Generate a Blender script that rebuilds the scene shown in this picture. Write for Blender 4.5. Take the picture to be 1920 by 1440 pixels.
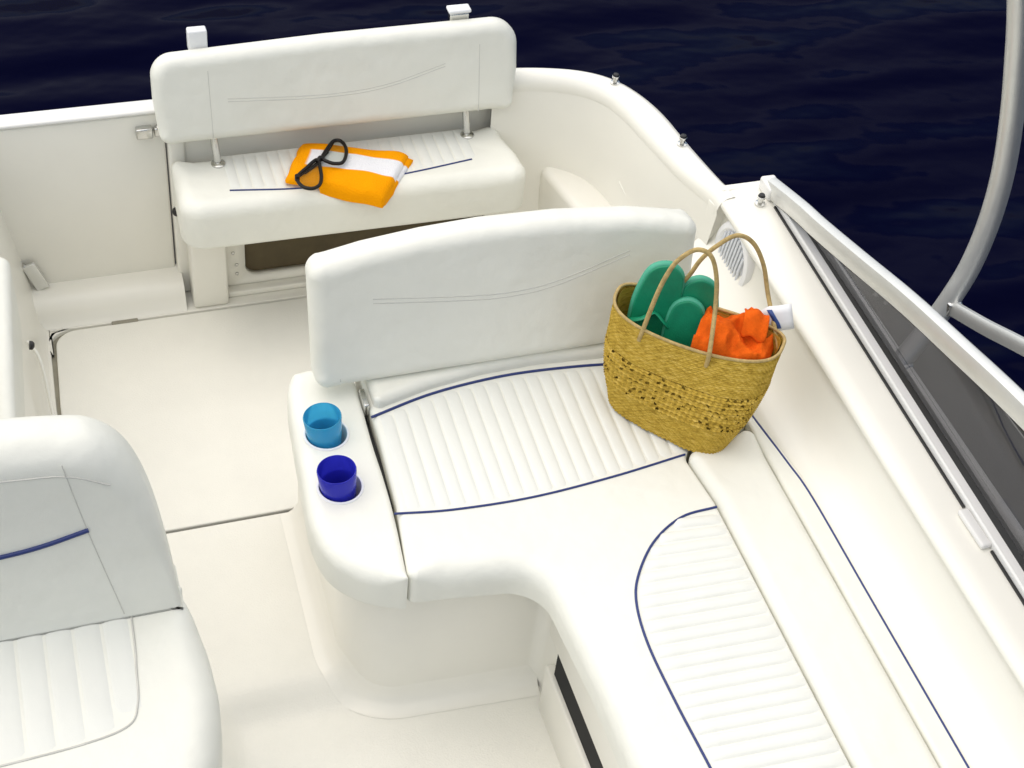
import bpy, bmesh, math, random
from mathutils import Vector, Matrix, noise

random.seed(4)
scene = bpy.context.scene
COL = scene.collection
for o in list(bpy.data.objects):
    bpy.data.objects.remove(o)

# ------------------------------------------------------------------ camera
cam_data = bpy.data.cameras.new('camera')
cam = bpy.data.objects.new('camera', cam_data)
COL.objects.link(cam)
cam_data.sensor_width = 36.0
cam_data.lens = 55.165
cam_data.clip_start = 0.05
cam_data.clip_end = 2000.0
ex = Vector((0.9490, -0.3017, 0.0893))
fwd = Vector((0.2744, 0.6545, -0.7045)).normalized()
ex = (ex - fwd * ex.dot(fwd)).normalized()
up = ex.cross(fwd).normalized()
rot = Matrix((ex, up, -fwd)).transposed()
cam.matrix_world = Matrix.Translation((0, 0, 2.75)) @ rot.to_4x4()
scene.camera = cam

# ------------------------------------------------------------------ sky, sun, exposure
SUN_EL, SUN_AZ = 70.0, 305.0      # azimuth clockwise from +Y: aft and to the left
world = bpy.data.worlds.new('World')
scene.world = world
world.use_nodes = True
wn = world.node_tree
bg = wn.nodes['Background']
sky = wn.nodes.new('ShaderNodeTexSky')
sky.sky_type = 'NISHITA'
sky.sun_disc = False
sky.sun_elevation = math.radians(SUN_EL)
sky.sun_rotation = math.radians(SUN_AZ)
sky.air_density = 1.0
sky.dust_density = 2.5
wn.links.new(sky.outputs[0], bg.inputs[0])
bg.inputs[1].default_value = 0.05
sun_data = bpy.data.lights.new('sun', 'SUN')
sun = bpy.data.objects.new('sun', sun_data)
COL.objects.link(sun)
sun_data.energy = 1.5
sun_data.angle = math.radians(132)
sun_data.color = (1.0, 0.955, 0.85)
az, el = math.radians(SUN_AZ), math.radians(SUN_EL)
sun_dir = Vector((math.sin(az) * math.cos(el), math.cos(az) * math.cos(el), math.sin(el)))
sun.rotation_euler = sun_dir.to_track_quat('Z', 'Y').to_euler()
sun.location = sun_dir * 30

scene.render.engine = 'CYCLES'
scene.view_settings.view_transform = 'Standard'
scene.view_settings.look = 'None'
scene.view_settings.gamma = 1.0
scene.view_settings.use_curve_mapping = False
scene.view_settings.exposure = 1.16

# ------------------------------------------------------------------ materials
def new_mat(name):
    m = bpy.data.materials.new(name)
    m.use_nodes = True
    nt = m.node_tree
    return m, nt, nt.nodes['Principled BSDF']

def surf(name, col, rough=0.4, metal=0.0, coat=0.0, bump=None, vary=0.0, vscale=3.0, spec=None, rvary=0.0):
    """base colour with faint blotches, optional fine relief: bump=(scale, distance[, detail])"""
    m, nt, p = new_mat(name)
    p.inputs['Roughness'].default_value = rough
    p.inputs['Metallic'].default_value = metal
    p.inputs['Coat Weight'].default_value = coat
    if spec is not None:
        p.inputs['Specular IOR Level'].default_value = spec
    tc = nt.nodes.new('ShaderNodeTexCoord')
    c4 = (*col, 1)
    if vary > 0 or rvary > 0:
        n = nt.nodes.new('ShaderNodeTexNoise')
        n.inputs['Scale'].default_value = vscale
        n.inputs['Detail'].default_value = 6
        n.inputs['Roughness'].default_value = 0.62
        nt.links.new(tc.outputs['Object'], n.inputs['Vector'])
        r = nt.nodes.new('ShaderNodeValToRGB')
        r.color_ramp.elements[0].position = 0.3
        r.color_ramp.elements[1].position = 0.7
        r.color_ramp.elements[0].color = (*[c * (1 - vary) for c in col], 1)
        r.color_ramp.elements[1].color = (*[min(1, c * (1 + vary * .4)) for c in col], 1)
        nt.links.new(n.outputs['Fac'], r.inputs[0])
        nt.links.new(r.outputs[0], p.inputs['Base Color'])
        if rvary > 0:
            mr = nt.nodes.new('ShaderNodeMapRange')
            mr.inputs['To Min'].default_value = rough - rvary
            mr.inputs['To Max'].default_value = rough + rvary
            nt.links.new(n.outputs['Fac'], mr.inputs['Value'])
            nt.links.new(mr.outputs[0], p.inputs['Roughness'])
    else:
        p.inputs['Base Color'].default_value = c4
    prev = None
    for b in (bump or []):
        n = nt.nodes.new('ShaderNodeTexNoise')
        n.inputs['Scale'].default_value = b[0]
        n.inputs['Detail'].default_value = b[2] if len(b) > 2 else 3
        nt.links.new(tc.outputs['Object'], n.inputs['Vector'])
        bn = nt.nodes.new('ShaderNodeBump')
        bn.inputs['Distance'].default_value = b[1]
        bn.inputs['Strength'].default_value = 1.0
        nt.links.new(n.outputs['Fac'], bn.inputs['Height'])
        if prev:
            nt.links.new(prev.outputs[0], bn.inputs['Normal'])
        prev = bn
    if prev:
        nt.links.new(prev.outputs[0], p.inputs['Normal'])
    return m

M = {}
M['gel'] = surf('gelcoat', (0.845, 0.825, 0.745), 0.33, coat=0.15, vary=0.045, vscale=2.2, bump=[(3.0, 0.004, 2), (420, 0.0001)], rvary=0.08)
M['nonskid'] = surf('nonskid_gelcoat', (0.835, 0.82, 0.745), 0.55, vary=0.05, vscale=3.5, bump=[(260, 0.0006, 2), (5, .003, 2)])
M['vinyl'] = surf('marine_vinyl', (0.80, 0.795, 0.715), 0.47, vary=0.035, vscale=5, bump=[(8, 0.0065, 2), (32, .0014, 2), (700, 0.0003, 2)])
M['quilt'] = surf('quilted_vinyl', (0.76, 0.765, 0.71), 0.5, vary=0.03, vscale=6, bump=[(18, 0.002, 2), (700, 0.00025, 2)])
M['seam'] = surf('seam_thread', (0.60, 0.59, 0.54), 0.6)
M['navy'] = surf('navy_piping', (0.014, 0.030, 0.15), 0.4)
M['dark'] = surf('slot_shade_black', (0.004, 0.004, 0.004), 0.8)  # near-black standing in for the shade of the slot
M['brown'] = surf('locker_shade_brown', (0.10, 0.075, 0.035), 0.7, vary=.3, vscale=8)  # dark brown standing in for the shaded hole under the stern seat
M['black'] = surf('black_rubber', (0.012, 0.012, 0.013), 0.45)
M['chrome'] = surf('stainless_steel', (0.62, 0.62, 0.60), 0.22, metal=1.0)
M['alu'] = surf('anodised_aluminium', (0.74, 0.74, 0.71), 0.45, metal=0.75, vary=.04, vscale=20)
M['alu_white'] = surf('white_powder_coat', (0.78, 0.77, 0.74), 0.35, coat=.2, vary=.03, vscale=12)
M['greyplastic'] = surf('grey_speaker_plastic', (0.64, 0.66, 0.69), 0.5)
M['cone'] = surf('speaker_cone', (0.50, 0.52, 0.56), 0.45, vary=.2, vscale=40)
M['white_plastic'] = surf('white_plastic', (0.82, 0.82, 0.82), 0.35)
M['green'] = surf('green_foam', (0.0, 0.25, 0.12), 0.55, vary=.2, vscale=25, bump=[(300, .0006, 2)])
M['green_edge'] = surf('pale_green_foam', (0.06, 0.38, 0.24), 0.5, vary=.12, vscale=25)
M['orange_terry'] = surf('orange_terry', (0.80, 0.125, 0.008), 0.9, vary=.28, vscale=30, bump=[(520, .0012, 2), (90, .0015, 2)], spec=.1)
M['specs'] = surf('black_acetate', (0.006, 0.005, 0.005), 0.4, spec=.3)
M['straw_handle'] = surf('straw_cord', (0.50, 0.36, 0.14), 0.75, vary=.35, vscale=90, bump=[(300, .001, 2)])
M['blue_ink'] = surf('blue_ink', (0.03, 0.07, 0.25), 0.5)
M['deck_grey'] = surf('grey_nonskid', (0.08, 0.08, 0.088), 0.6, vary=.15, vscale=30, bump=[(400, .0008, 2)])
M['groove'] = surf('groove_tone', (0.34, 0.32, 0.25), 0.7, vary=.25, vscale=12)  # tray mid-tone, puts the shadow of the hatch gaps into colour; hinge too
M['foot'] = surf('hull_paint', (0.78, 0.77, 0.73), 0.25, coat=.3)

def cup_mat(name, col, trans):
    m, nt, p = new_mat(name)
    p.inputs['Base Color'].default_value = (*col, 1)
    p.inputs['Roughness'].default_value = 0.12
    p.inputs['Transmission Weight'].default_value = trans
    p.inputs['IOR'].default_value = 1.3
    return m
M['cup_cyan'] = cup_mat('cyan_plastic', (0.10, 0.62, 0.92), 0.6)
M['cup_blue'] = cup_mat('cobalt_plastic', (0.045, 0.05, 0.66), 0.45)

def glass_mat(name, tint):
    m, nt, p = new_mat(name)
    nt.nodes.remove(p)
    out = nt.nodes['Material Output']
    tr = nt.nodes.new('ShaderNodeBsdfTransparent')
    tr.inputs[0].default_value = (*tint, 1)
    gl = nt.nodes.new('ShaderNodeBsdfGlossy')
    gl.inputs['Roughness'].default_value = 0.03
    lw_ = nt.nodes.new('ShaderNodeLayerWeight')
    pw = nt.nodes.new('ShaderNodeMath'); pw.operation = 'POWER'; pw.inputs[1].default_value = 5
    nt.links.new(lw_.outputs['Facing'], pw.inputs[0])
    fr = nt.nodes.new('ShaderNodeMath'); fr.operation = 'MULTIPLY_ADD'
    fr.inputs[1].default_value = .9; fr.inputs[2].default_value = .03
    nt.links.new(pw.outputs[0], fr.inputs[0])
    mx = nt.nodes.new('ShaderNodeMixShader')
    nt.links.new(fr.outputs[0], mx.inputs[0])
    nt.links.new(tr.outputs[0], mx.inputs[1])
    nt.links.new(gl.outputs[0], mx.inputs[2])
    nt.links.new(mx.outputs[0], out.inputs['Surface'])
    return m
M['glass'] = glass_mat('tinted_screen', (.49, .49, .51))
M['lens'] = glass_mat('clear_lens', (.82, .84, .80))

def water_mat():
    m, nt, p = new_mat('sea_water')
    p.inputs['Base Color'].default_value = (0.0006, 0.0008, 0.0105, 1)
    p.inputs['Roughness'].default_value = 0.15
    p.inputs['IOR'].default_value = 1.33
    p.inputs['Specular Tint'].default_value = (0.55, 0.62, 1.0, 1)
    p.inputs['Specular IOR Level'].default_value = 0.025
    tc = nt.nodes.new('ShaderNodeTexCoord')
    prev = None
    for scale, stretch, ang, dist, det in ((0.45, (1, 3.0, 1), 20, 0.30, 2), (1.5, (1, 2.2, 1), -8, 0.042, 1.5), (4.0, (1, 1.6, 1), 30, 0.010, 2)):
        mp = nt.nodes.new('ShaderNodeMapping')
        mp.inputs['Rotation'].default_value = (0, 0, math.radians(ang))
        mp.inputs['Scale'].default_value = stretch
        n = nt.nodes.new('ShaderNodeTexNoise')
        n.inputs['Scale'].default_value = scale
        n.inputs['Detail'].default_value = det
        nt.links.new(tc.outputs['Object'], mp.inputs[0])
        nt.links.new(mp.outputs[0], n.inputs['Vector'])
        b = nt.nodes.new('ShaderNodeBump')
        b.inputs['Distance'].default_value = dist
        nt.links.new(n.outputs['Fac'], b.inputs['Height'])
        if prev:
            nt.links.new(prev.outputs[0], b.inputs['Normal'])
        prev = b
    nt.links.new(prev.outputs[0], p.inputs['Normal'])
    return m
M['water'] = water_mat()

def straw_mat():
    m, nt, p = new_mat('woven_straw')
    p.inputs['Roughness'].default_value = 0.7
    p.inputs['Specular IOR Level'].default_value = 0.25
    tc = nt.nodes.new('ShaderNodeTexCoord')
    n = nt.nodes.new('ShaderNodeTexNoise')
    n.inputs['Scale'].default_value = 60
    n.inputs['Detail'].default_value = 5
    mp = nt.nodes.new('ShaderNodeMapping')
    mp.inputs['Scale'].default_value = (1, 1, 3.5)
    nt.links.new(tc.outputs['Object'], mp.inputs[0])
    nt.links.new(mp.outputs[0], n.inputs['Vector'])
    r = nt.nodes.new('ShaderNodeValToRGB')
    els = r.color_ramp.elements
    els[0].position, els[0].color = 0.28, (0.33, 0.205, 0.02, 1)
    els[1].position, els[1].color = 0.72, (0.66, 0.46, 0.10, 1)
    e = els.new(0.5); e.color = (0.52, 0.345, 0.045, 1)
    nt.links.new(n.outputs['Fac'], r.inputs[0])
    nt.links.new(r.outputs[0], p.inputs['Base Color'])
    return m
M['straw'] = straw_mat()

def stripe_mat():
    m, nt, p = new_mat('striped_terry')
    p.inputs['Roughness'].default_value = 0.9
    p.inputs['Specular IOR Level'].default_value = 0.1
    uv = nt.nodes.new('ShaderNodeUVMap'); uv.uv_map = 'UVMap'
    sep = nt.nodes.new('ShaderNodeSeparateXYZ')
    nt.links.new(uv.outputs[0], sep.inputs[0])
    r = nt.nodes.new('ShaderNodeValToRGB')
    r.color_ramp.interpolation = 'LINEAR'
    O, Wt = (0.92, 0.345, 0.0, 1), (0.80, 0.80, 0.82, 1)
    els = r.color_ramp.elements
    els[0].position, els[0].color = 0.0, O
    els[1].position, els[1].color = 1.0, O
    for pos, c in ((0.37, O), (0.385, Wt), (0.73, Wt), (0.745, O)):
        e = els.new(pos); e.color = c
    nt.links.new(sep.outputs['Y'], r.inputs[0])
    # the far (left) end of the fold is an orange border
    r2 = nt.nodes.new('ShaderNodeValToRGB')
    e2 = r2.color_ramp.elements
    e2[0].position, e2[0].color = 0.13, (1, 1, 1, 1)
    e2[1].position, e2[1].color = 0.155, (0, 0, 0, 1)
    nt.links.new(sep.outputs['X'], r2.inputs[0])
    mx = nt.nodes.new('ShaderNodeMix'); mx.data_type = 'RGBA'
    nt.links.new(r2.outputs[0], mx.inputs[0])
    nt.links.new(r.outputs[0], mx.inputs[6])
    mx.inputs[7].default_value = O
    nt.links.new(mx.outputs[2], p.inputs['Base Color'])
    tc = nt.nodes.new('ShaderNodeTexCoord')
    n = nt.nodes.new('ShaderNodeTexNoise'); n.inputs['Scale'].default_value = 260
    nt.links.new(tc.outputs['Object'], n.inputs['Vector'])
    b = nt.nodes.new('ShaderNodeBump'); b.inputs['Distance'].default_value = .0022
    nt.links.new(n.outputs['Fac'], b.inputs['Height'])
    nt.links.new(b.outputs[0], p.inputs['Normal'])
    return m
M['stripe'] = stripe_mat()

# ------------------------------------------------------------------ helpers
def link_mesh(name, verts, faces, mat, parent=None, smooth=True, angle=None):
    me = bpy.data.meshes.new(name)
    me.from_pydata([tuple(v) for v in verts], [], faces)
    bm = bmesh.new(); bm.from_mesh(me)
    bmesh.ops.recalc_face_normals(bm, faces=bm.faces)
    bm.to_mesh(me); bm.free()
    if smooth:
        me.polygons.foreach_set('use_smooth', [True] * len(me.polygons))
        if angle:
            me.set_sharp_from_angle(angle=math.radians(angle))
    me.materials.append(M[mat])
    o = bpy.data.objects.new(name, me)
    COL.objects.link(o)
    if parent is not None:
        o.parent = parent
        base = parent
        off = Vector((0, 0, 0))
        while base is not None:
            off += base.location
            base = base.parent
        o.location = -off
    return o

def thing(name, label, cat, loc=(0, 0, 0), group=None, kind=None):
    o = bpy.data.objects.new(name, None)
    COL.objects.link(o)
    o.location = loc
    o.empty_display_size = 0.1
    tag(o, label, cat, group, kind)
    return o

def tag(o, label=None, cat=None, group=None, kind=None):
    if label: o['label'] = label
    if cat: o['category'] = cat
    if group: o['group'] = group
    if kind: o['kind'] = kind
    return o

def rounded(pts, seg=8):
    """polygon [(x, y, r)] -> points with filleted corners"""
    out = []
    n = len(pts)
    for i in range(n):
        p = Vector(pts[i][:2]); r = pts[i][2]
        a = Vector(pts[i - 1][:2]); b = Vector(pts[(i + 1) % n][:2])
        da, db = (a - p), (b - p)
        la, lb = da.length, db.length
        da.normalize(); db.normalize()
        cosang = max(-1, min(1, da.dot(db)))
        ang = math.acos(cosang)
        if r <= 1e-5 or ang > math.pi - 0.02:
            out.append(p); continue
        t = r / math.tan(ang / 2)
        t = min(t, la * .49, lb * .49)
        r = t * math.tan(ang / 2)
        p0, p1 = p + da * t, p + db * t
        bis = (da + db).normalized()
        cen = p + bis * (r / math.sin(ang / 2))
        a0 = math.atan2((p0 - cen).y, (p0 - cen).x); a1 = math.atan2((p1 - cen).y, (p1 - cen).x)
        d = (a1 - a0 + math.pi) % (2 * math.pi) - math.pi
        for k in range(seg + 1):
            q = a0 + d * k / seg
            out.append(cen + Vector((math.cos(q), math.sin(q))) * r)
    # drop duplicates, densify long edges a little
    res = []
    for p in out:
        if not res or (p - res[-1]).length > 1e-5:
            res.append(p)
    if (res[0] - res[-1]).length < 1e-5: res.pop()
    den = []
    for i, p in enumerate(res):
        q = res[(i + 1) % len(res)]
        m = max(1, min(24, int((q - p).length / .012)))
        den += [p.lerp(q, k / m) for k in range(m)]
    return den

def area2(p):
    return sum(p[i - 1].x * p[i].y - p[i].x * p[i - 1].y for i in range(len(p)))

def inset(pts, d):
    if area2(pts) < 0: pts = pts[::-1]
    n = len(pts); out = []
    for i in range(n):
        e0 = (pts[i] - pts[i - 1]).normalized(); e1 = (pts[(i + 1) % n] - pts[i]).normalized()
        n0 = Vector((-e0.y, e0.x)); n1 = Vector((-e1.y, e1.x))
        b = n0 + n1
        if b.length < 1e-6: b = n0
        b.normalize()
        c = max(.35, b.dot(n1))
        out.append(pts[i] + b * (d / c))
    return out

def edge_scale(pts, r, rfun=None):
    """per-vertex factor on the edge rounding, so that tight corners never fold over"""
    n = len(pts); sc = []
    for i in range(n):
        d0 = pts[i] - pts[i - 1]; d1 = pts[(i + 1) % n] - pts[i]
        th = math.atan2(d0.x * d1.y - d0.y * d1.x, d0.dot(d1))
        lim = 1.0
        if th > .02:
            lim = min(1.0, .82 * min(d0.length, d1.length) / th / max(r, 1e-6)) if th < .6 else min(1.0, .45 * min(d0.length, d1.length) / max(r, 1e-6))
        sc.append(max(.08, min(lim, rfun(pts[i]) if rfun else 1.0)))
    k = .62 / max(r, 1e-6)                 # rounding may only grow slowly away from a tight corner
    for _ in range(2):
        for i in range(n):
            sc[i] = min(sc[i], sc[i - 1] + k * (pts[i] - pts[i - 1]).length)
        for i in range(n - 1, -1, -1):
            j = (i + 1) % n
            sc[i] = min(sc[i], sc[j] + k * (pts[i] - pts[j]).length)
    return sc

def slab(name, outline, z0, z1, rt, rb, mat, parent, frame=None, seg=6, swell=0.0, rfun=None):
    """rounded-edge slab over a 2D outline. frame maps (a, b, c) -> world. swell bulges the sides"""
    pts = [Vector(p) for p in outline]
    if area2(pts) < 0: pts = pts[::-1]
    sc = edge_scale(pts, max(rt, rb) + .004, rfun)
    n = len(pts)
    unit = [a - b for a, b in zip(inset(pts, 1e-3), pts)]
    unit = [v * 1000 for v in unit]
    rings = []
    def ring(d, z, ref):
        rings.append([Vector((p.x + u.x * d * k, p.y + u.y * d * k, ref + (z - ref) * k)) for p, u, k in zip(pts, unit, sc)])
    if rb > 0:
        ring(rb + .004, z0, z0)
        for k in range(seg + 1):
            q = math.pi / 2 * k / seg
            ring(rb - rb * math.sin(q), z0 + rb - rb * math.cos(q), z0)
    else:
        ring(0, z0, z0)
    if swell:
        rings.append([Vector((p.x - u.x * swell, p.y - u.y * swell, (z0 + z1) / 2)) for p, u in zip(pts, unit)])
    for k in range(seg + 1):
        q = math.pi / 2 * k / seg
        ring(rt - rt * math.cos(q), z1 - rt + rt * math.sin(q), z1)
    ring(rt + .004, z1, z1)
    verts, faces = [], []
    for r in rings: verts += r
    for i in range(len(rings) - 1):
        for k in range(n):
            a, b = i * n + k, i * n + (k + 1) % n
            faces.append((a, b, b + n, a + n))
    faces.append(tuple(range(n))[::-1])
    faces.append(tuple(range((len(rings) - 1) * n, len(rings) * n)))
    if frame is not None:
        verts = [frame @ v for v in verts]
    return link_mesh(name, verts, faces, mat, parent, True, 55)

def frame_from(origin, A, B):
    A = Vector(A).normalized(); B = Vector(B).normalized()
    N = A.cross(B).normalized(); B = N.cross(A)
    m = Matrix((A, B, N)).transposed().to_4x4()
    m.translation = Vector(origin)
    return m

def spline(pts, n=12, closed=False):
    P = [Vector(p) for p in pts]
    out = []
    m = len(P)
    rng = range(m if closed else m - 1)
    for i in rng:
        if closed:
            p0, p1, p2, p3 = P[i - 1], P[i], P[(i + 1) % m], P[(i + 2) % m]
        else:
            p1, p2 = P[i], P[i + 1]
            p0 = P[i - 1] if i > 0 else p1 * 2 - p2
            p3 = P[i + 2] if i + 2 < m else p2 * 2 - p1
        for k in range(n):
            t = k / n
            out.append(0.5 * ((2 * p1) + (p2 - p0) * t + (2 * p0 - 5 * p1 + 4 * p2 - p3) * t * t + (3 * p1 - p0 - 3 * p2 + p3) * t ** 3))
    if not closed: out.append(P[-1])
    return out

def tube(name, path, r, mat, parent, closed=False, sides=10, flat=(1, 1), rfun=None):
    n = len(path); verts, faces = [], []
    prev = None
    for i, p in enumerate(path):
        if closed: t = path[(i + 1) % n] - path[i - 1]
        else: t = path[min(i + 1, n - 1)] - path[max(i - 1, 0)]
        t = t.normalized()
        if prev is None:
            ref = Vector((0, 0, 1)) if abs(t.z) < .9 else Vector((1, 0, 0))
            u = (ref - t * ref.dot(t)).normalized()
        else:
            u = (prev - t * prev.dot(t)).normalized()
        prev = u
        v = t.cross(u)
        rr = r * (rfun(i / (n - 1)) if rfun else 1)
        for k in range(sides):
            q = 2 * math.pi * k / sides
            verts.append(p + u * (math.cos(q) * rr * flat[0]) + v * (math.sin(q) * rr * flat[1]))
    for i in range(n if closed else n - 1):
        for k in range(sides):
            a = i * sides + k; b = i * sides + (k + 1) % sides
            j = (i + 1) % n
            faces.append((a, b, j * sides + (k + 1) % sides, j * sides + k))
    if not closed:
        faces.append(tuple(range(sides))[::-1])
        faces.append(tuple(range((n - 1) * sides, n * sides)))
    return link_mesh(name, verts, faces, mat, parent, True, 60)

def box(name, lo, hi, mat, parent, bevel=0.004, seg=2, frame=None):
    bm = bmesh.new()
    bmesh.ops.create_cube(bm, size=1)
    for v in bm.verts:
        v.co = Vector([lo[i] + (v.co[i] + .5) * (hi[i] - lo[i]) for i in range(3)])
    if bevel:
        bmesh.ops.bevel(bm, geom=list(bm.edges), offset=bevel, segments=seg, affect='EDGES', profile=.5)
    vs = [v.co.copy() for v in bm.verts]
    bm.verts.index_update()
    fs = [tuple(v.index for v in f.verts) for f in bm.faces]
    bm.free()
    if frame is not None: vs = [frame @ v for v in vs]
    return link_mesh(name, vs, fs, mat, parent, True, 50)

def lathe(name, prof, cen, mat, parent, n=32, frame=None, cap=True):
    verts, faces = [], []
    for r, z in prof:
        for k in range(n):
            q = 2 * math.pi * k / n
            verts.append(Vector((r * math.cos(q), r * math.sin(q), z)))
    for i in range(len(prof) - 1):
        for k in range(n):
            a = i * n + k; b = i * n + (k + 1) % n
            faces.append((a, b, b + n, a + n))
    if cap:
        faces.append(tuple(range(n))[::-1])
        faces.append(tuple(range((len(prof) - 1) * n, len(prof) * n)))
    f = frame if frame is not None else Matrix.Translation(cen)
    verts = [f @ v for v in verts]
    return link_mesh(name, verts, faces, mat, parent, True, 40)

def strip_surface(name, rows, mat, parent, closed=False, angle=50):
    """quad sheet from rows of equal-length point lists"""
    n = len(rows[0]); verts = [v for r in rows for v in r]
    faces = []
    for i in range(len(rows) - 1):
        for k in range(n - 1):
            a = i * n + k
            faces.append((a, a + 1, a + n + 1, a + n))
    return link_mesh(name, verts, faces, mat, parent, True, angle)

def interp(pts, x):
    if x <= pts[0][0]: return pts[0][1]
    for (a, b), (c, d) in zip(pts, pts[1:]):
        if x <= c:
            return b + (d - b) * (x - a) / (c - a)
    return pts[-1][1]

def quilt_rib(p0, p1, width, h, z, parent, z_of=None, name='quilted_rib'):
    """one padded channel from p0 to p1 (2D) lying on height z"""
    p0, p1 = Vector(p0), Vector(p1)
    d = (p1 - p0); L = d.length; d.normalize(); s = Vector((-d.y, d.x))
    rows = []
    ns, nc = 14, 8
    for i in range(ns + 1):
        t = i / ns
        e = min(1.0, min(t, 1 - t) * L / .018)
        e = math.sin(e * math.pi / 2)
        row = []
        for k in range(nc + 1):
            w = -1 + 2 * k / nc
            prof = (1 - abs(w) ** 2.6) ** .8
            q = p0 + d * (t * L) + s * (w * width / 2)
            wob = 1 + .25 * noise.noise(Vector((q.x * 22, q.y * 22, 3.1)))
            zz = (z_of(q) if z_of else z) + h * (0.12 + .88 * e) * prof * wob - .0015
            row.append(Vector((q.x, q.y, zz)))
        rows.append(row)
    return strip_surface(name, rows, 'quilt', parent, angle=80)

# ================================================================== SETTING: water
wv, wf = [], []
water = link_mesh('water', [(-900, -900, -.62), (900, -900, -.62), (900, 900, -.62), (-900, 900, -.62)], [(0, 1, 2, 3)], 'water', None, False)
tag(water, 'dark navy open water rippling around the boat', 'water', kind='structure')

# ================================================================== BOAT SHELL
boat = thing('motorboat', 'white fibreglass motorboat cockpit with curved gunwale, floating on dark water', 'boat', (0.6, 1.6, -0.62))

# --- gunwale curves (aft end sweeps from the transom round to the side)
inner = spline([(0.70, 3.062, .545), (0.95, 3.058, .552), (1.165, 3.035, .562), (1.28, 2.998, .572), (1.352, 2.940, .580), (1.388, 2.860, .586),
                (1.414, 2.705, .592), (1.432, 2.590, .596), (1.462, 2.48, .600), (1.468, 2.440, .600)], 6)
outer = spline([(0.70, 3.118, .548), (0.95, 3.112, .556), (1.175, 3.085, .568), (1.30, 3.045, .578), (1.372, 3.000, .586), (1.418, 2.945, .592),
                (1.452, 2.868, .597), (1.473, 2.780, .600), (1.484, 2.664, .603), (1.502, 2.52, .606), (1.512, 2.470, .608), (1.516, 2.440, .608)], 6)
def resample(path, n):
    d = [0]
    for a, b in zip(path, path[1:]): d.append(d[-1] + (b - a).length)
    out = []
    j = 0
    for i in range(n):
        t = d[-1] * i / (n - 1)
        while j < len(d) - 2 and d[j + 1] < t: j += 1
        f = (t - d[j]) / max(1e-9, d[j + 1] - d[j])
        out.append(path[j].lerp(path[j + 1], min(1, max(0, f))))
    return out
NG = 60
gi, go = resample(inner, NG), resample(outer, NG)
rows = []
drop = Vector((0, 0, 1))
for k in range(9):
    rows.append([])
for i in range(NG):
    a, b = gi[i], go[i]
    w = (b - a)
    prof = [(-.02, -.022), (-.05, -.010), (0.0, 0.0), (.10, .010), (.35, .018), (.70, .018), (.92, .010), (1.0, -.004), (1.02, -.03)]
    for k, (t, dz) in enumerate(prof):
        rows[k].append(a + w * t + drop * (dz - .010))
strip_surface('gunwale_cap', rows, 'gel', boat, angle=70)

# --- aft side liner, from under the gunwale lip to the floor, with a soft cove
rows = []
for t, ins, z in ((0, 0.0, None), (.2, .012, .47), (.4, .022, .36), (.6, .04, .22), (.75, .07, .10), (.9, .12, .02), (1, .18, -.03)):
    r = []
    for i, p in enumerate(gi):
        if p.x < 1.12: continue
        a = gi[max(0, i - 1)]; b = gi[min(NG - 1, i + 1)]
        tg = (b - a); nrm = Vector((tg.y, -tg.x, 0)).normalized()      # inward
        if nrm.dot(Vector((0.8, 2.4, 0)) - Vector((p.x, p.y, 0))) < 0: nrm = -nrm
        q = p + nrm * (ins - .001)
        q.z = p.z - .02 if z is None else z
        r.append(q)
    rows.append(r)
strip_surface('side_liner', rows, 'gel', boat, angle=80)

# moulded corner ledge in the liner, beside the stern seat
led = [(1.245, 3.00), (1.285, 2.80), (1.315, 2.55), (1.46, 2.47), (1.46, 2.62), (1.43, 2.80), (1.33, 2.99)]
slab('corner_ledge', rounded([(x, y, .03) for x, y in led], 4), 0.0, .33, .02, 0, 'gel', boat)
tube('ledge_crease', spline([(1.388, 2.79, .405), (1.402, 2.70, .375), (1.420, 2.60, .345)], 8), .006, 'gel', boat, sides=8)

# --- forward side: cove wall, coaming and the side deck outside the windscreen
def coam_shift(x, y, z):
    t = min(1, max(0, (y - 2.05) / .2)); t = t * t * (3 - 2 * t)
    k = min(1, max(0, (z - .44) / .06)) if x < 1.482 and z < .586 else 0
    return x + .016 * t * k
def extr(name, prof, y0, y1, mat, parent, n=14, xf=None, angle=45, wob=0.0):
    rows = []
    for i in range(n + 1):
        y = y0 + (y1 - y0) * i / n
        rows.append([Vector((xf(x, y, z) if xf else x, y, z + (wob * noise.noise(Vector((x * 3, y * 3, 1))) if wob else 0))) for x, z in prof])
    return strip_surface(name, rows, mat, parent, angle=angle)
cove = [(1.365, .415), (1.378, .440), (1.392, .449), (1.412, .455), (1.436, .468), (1.456, .490), (1.470, .520), (1.478, .555), (1.481, .582)]
lip = [(1.481, .582), (1.474, .586), (1.471, .594), (1.474, .602), (1.484, .608), (1.51, .612), (1.545, .614), (1.572, .6145), (1.590, .6145)]
extr('side_coaming', cove + lip[1:], .5, 2.472, 'gel', boat, 40, coam_shift, angle=80)
slab('coaming_return', rounded([(1.466, 2.448, .006), (1.60, 2.448, .006), (1.60, 2.480, .006), (1.458, 2.480, .006)], 6), .0, .585, .004, 0, 'gel', boat, seg=3)
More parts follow.
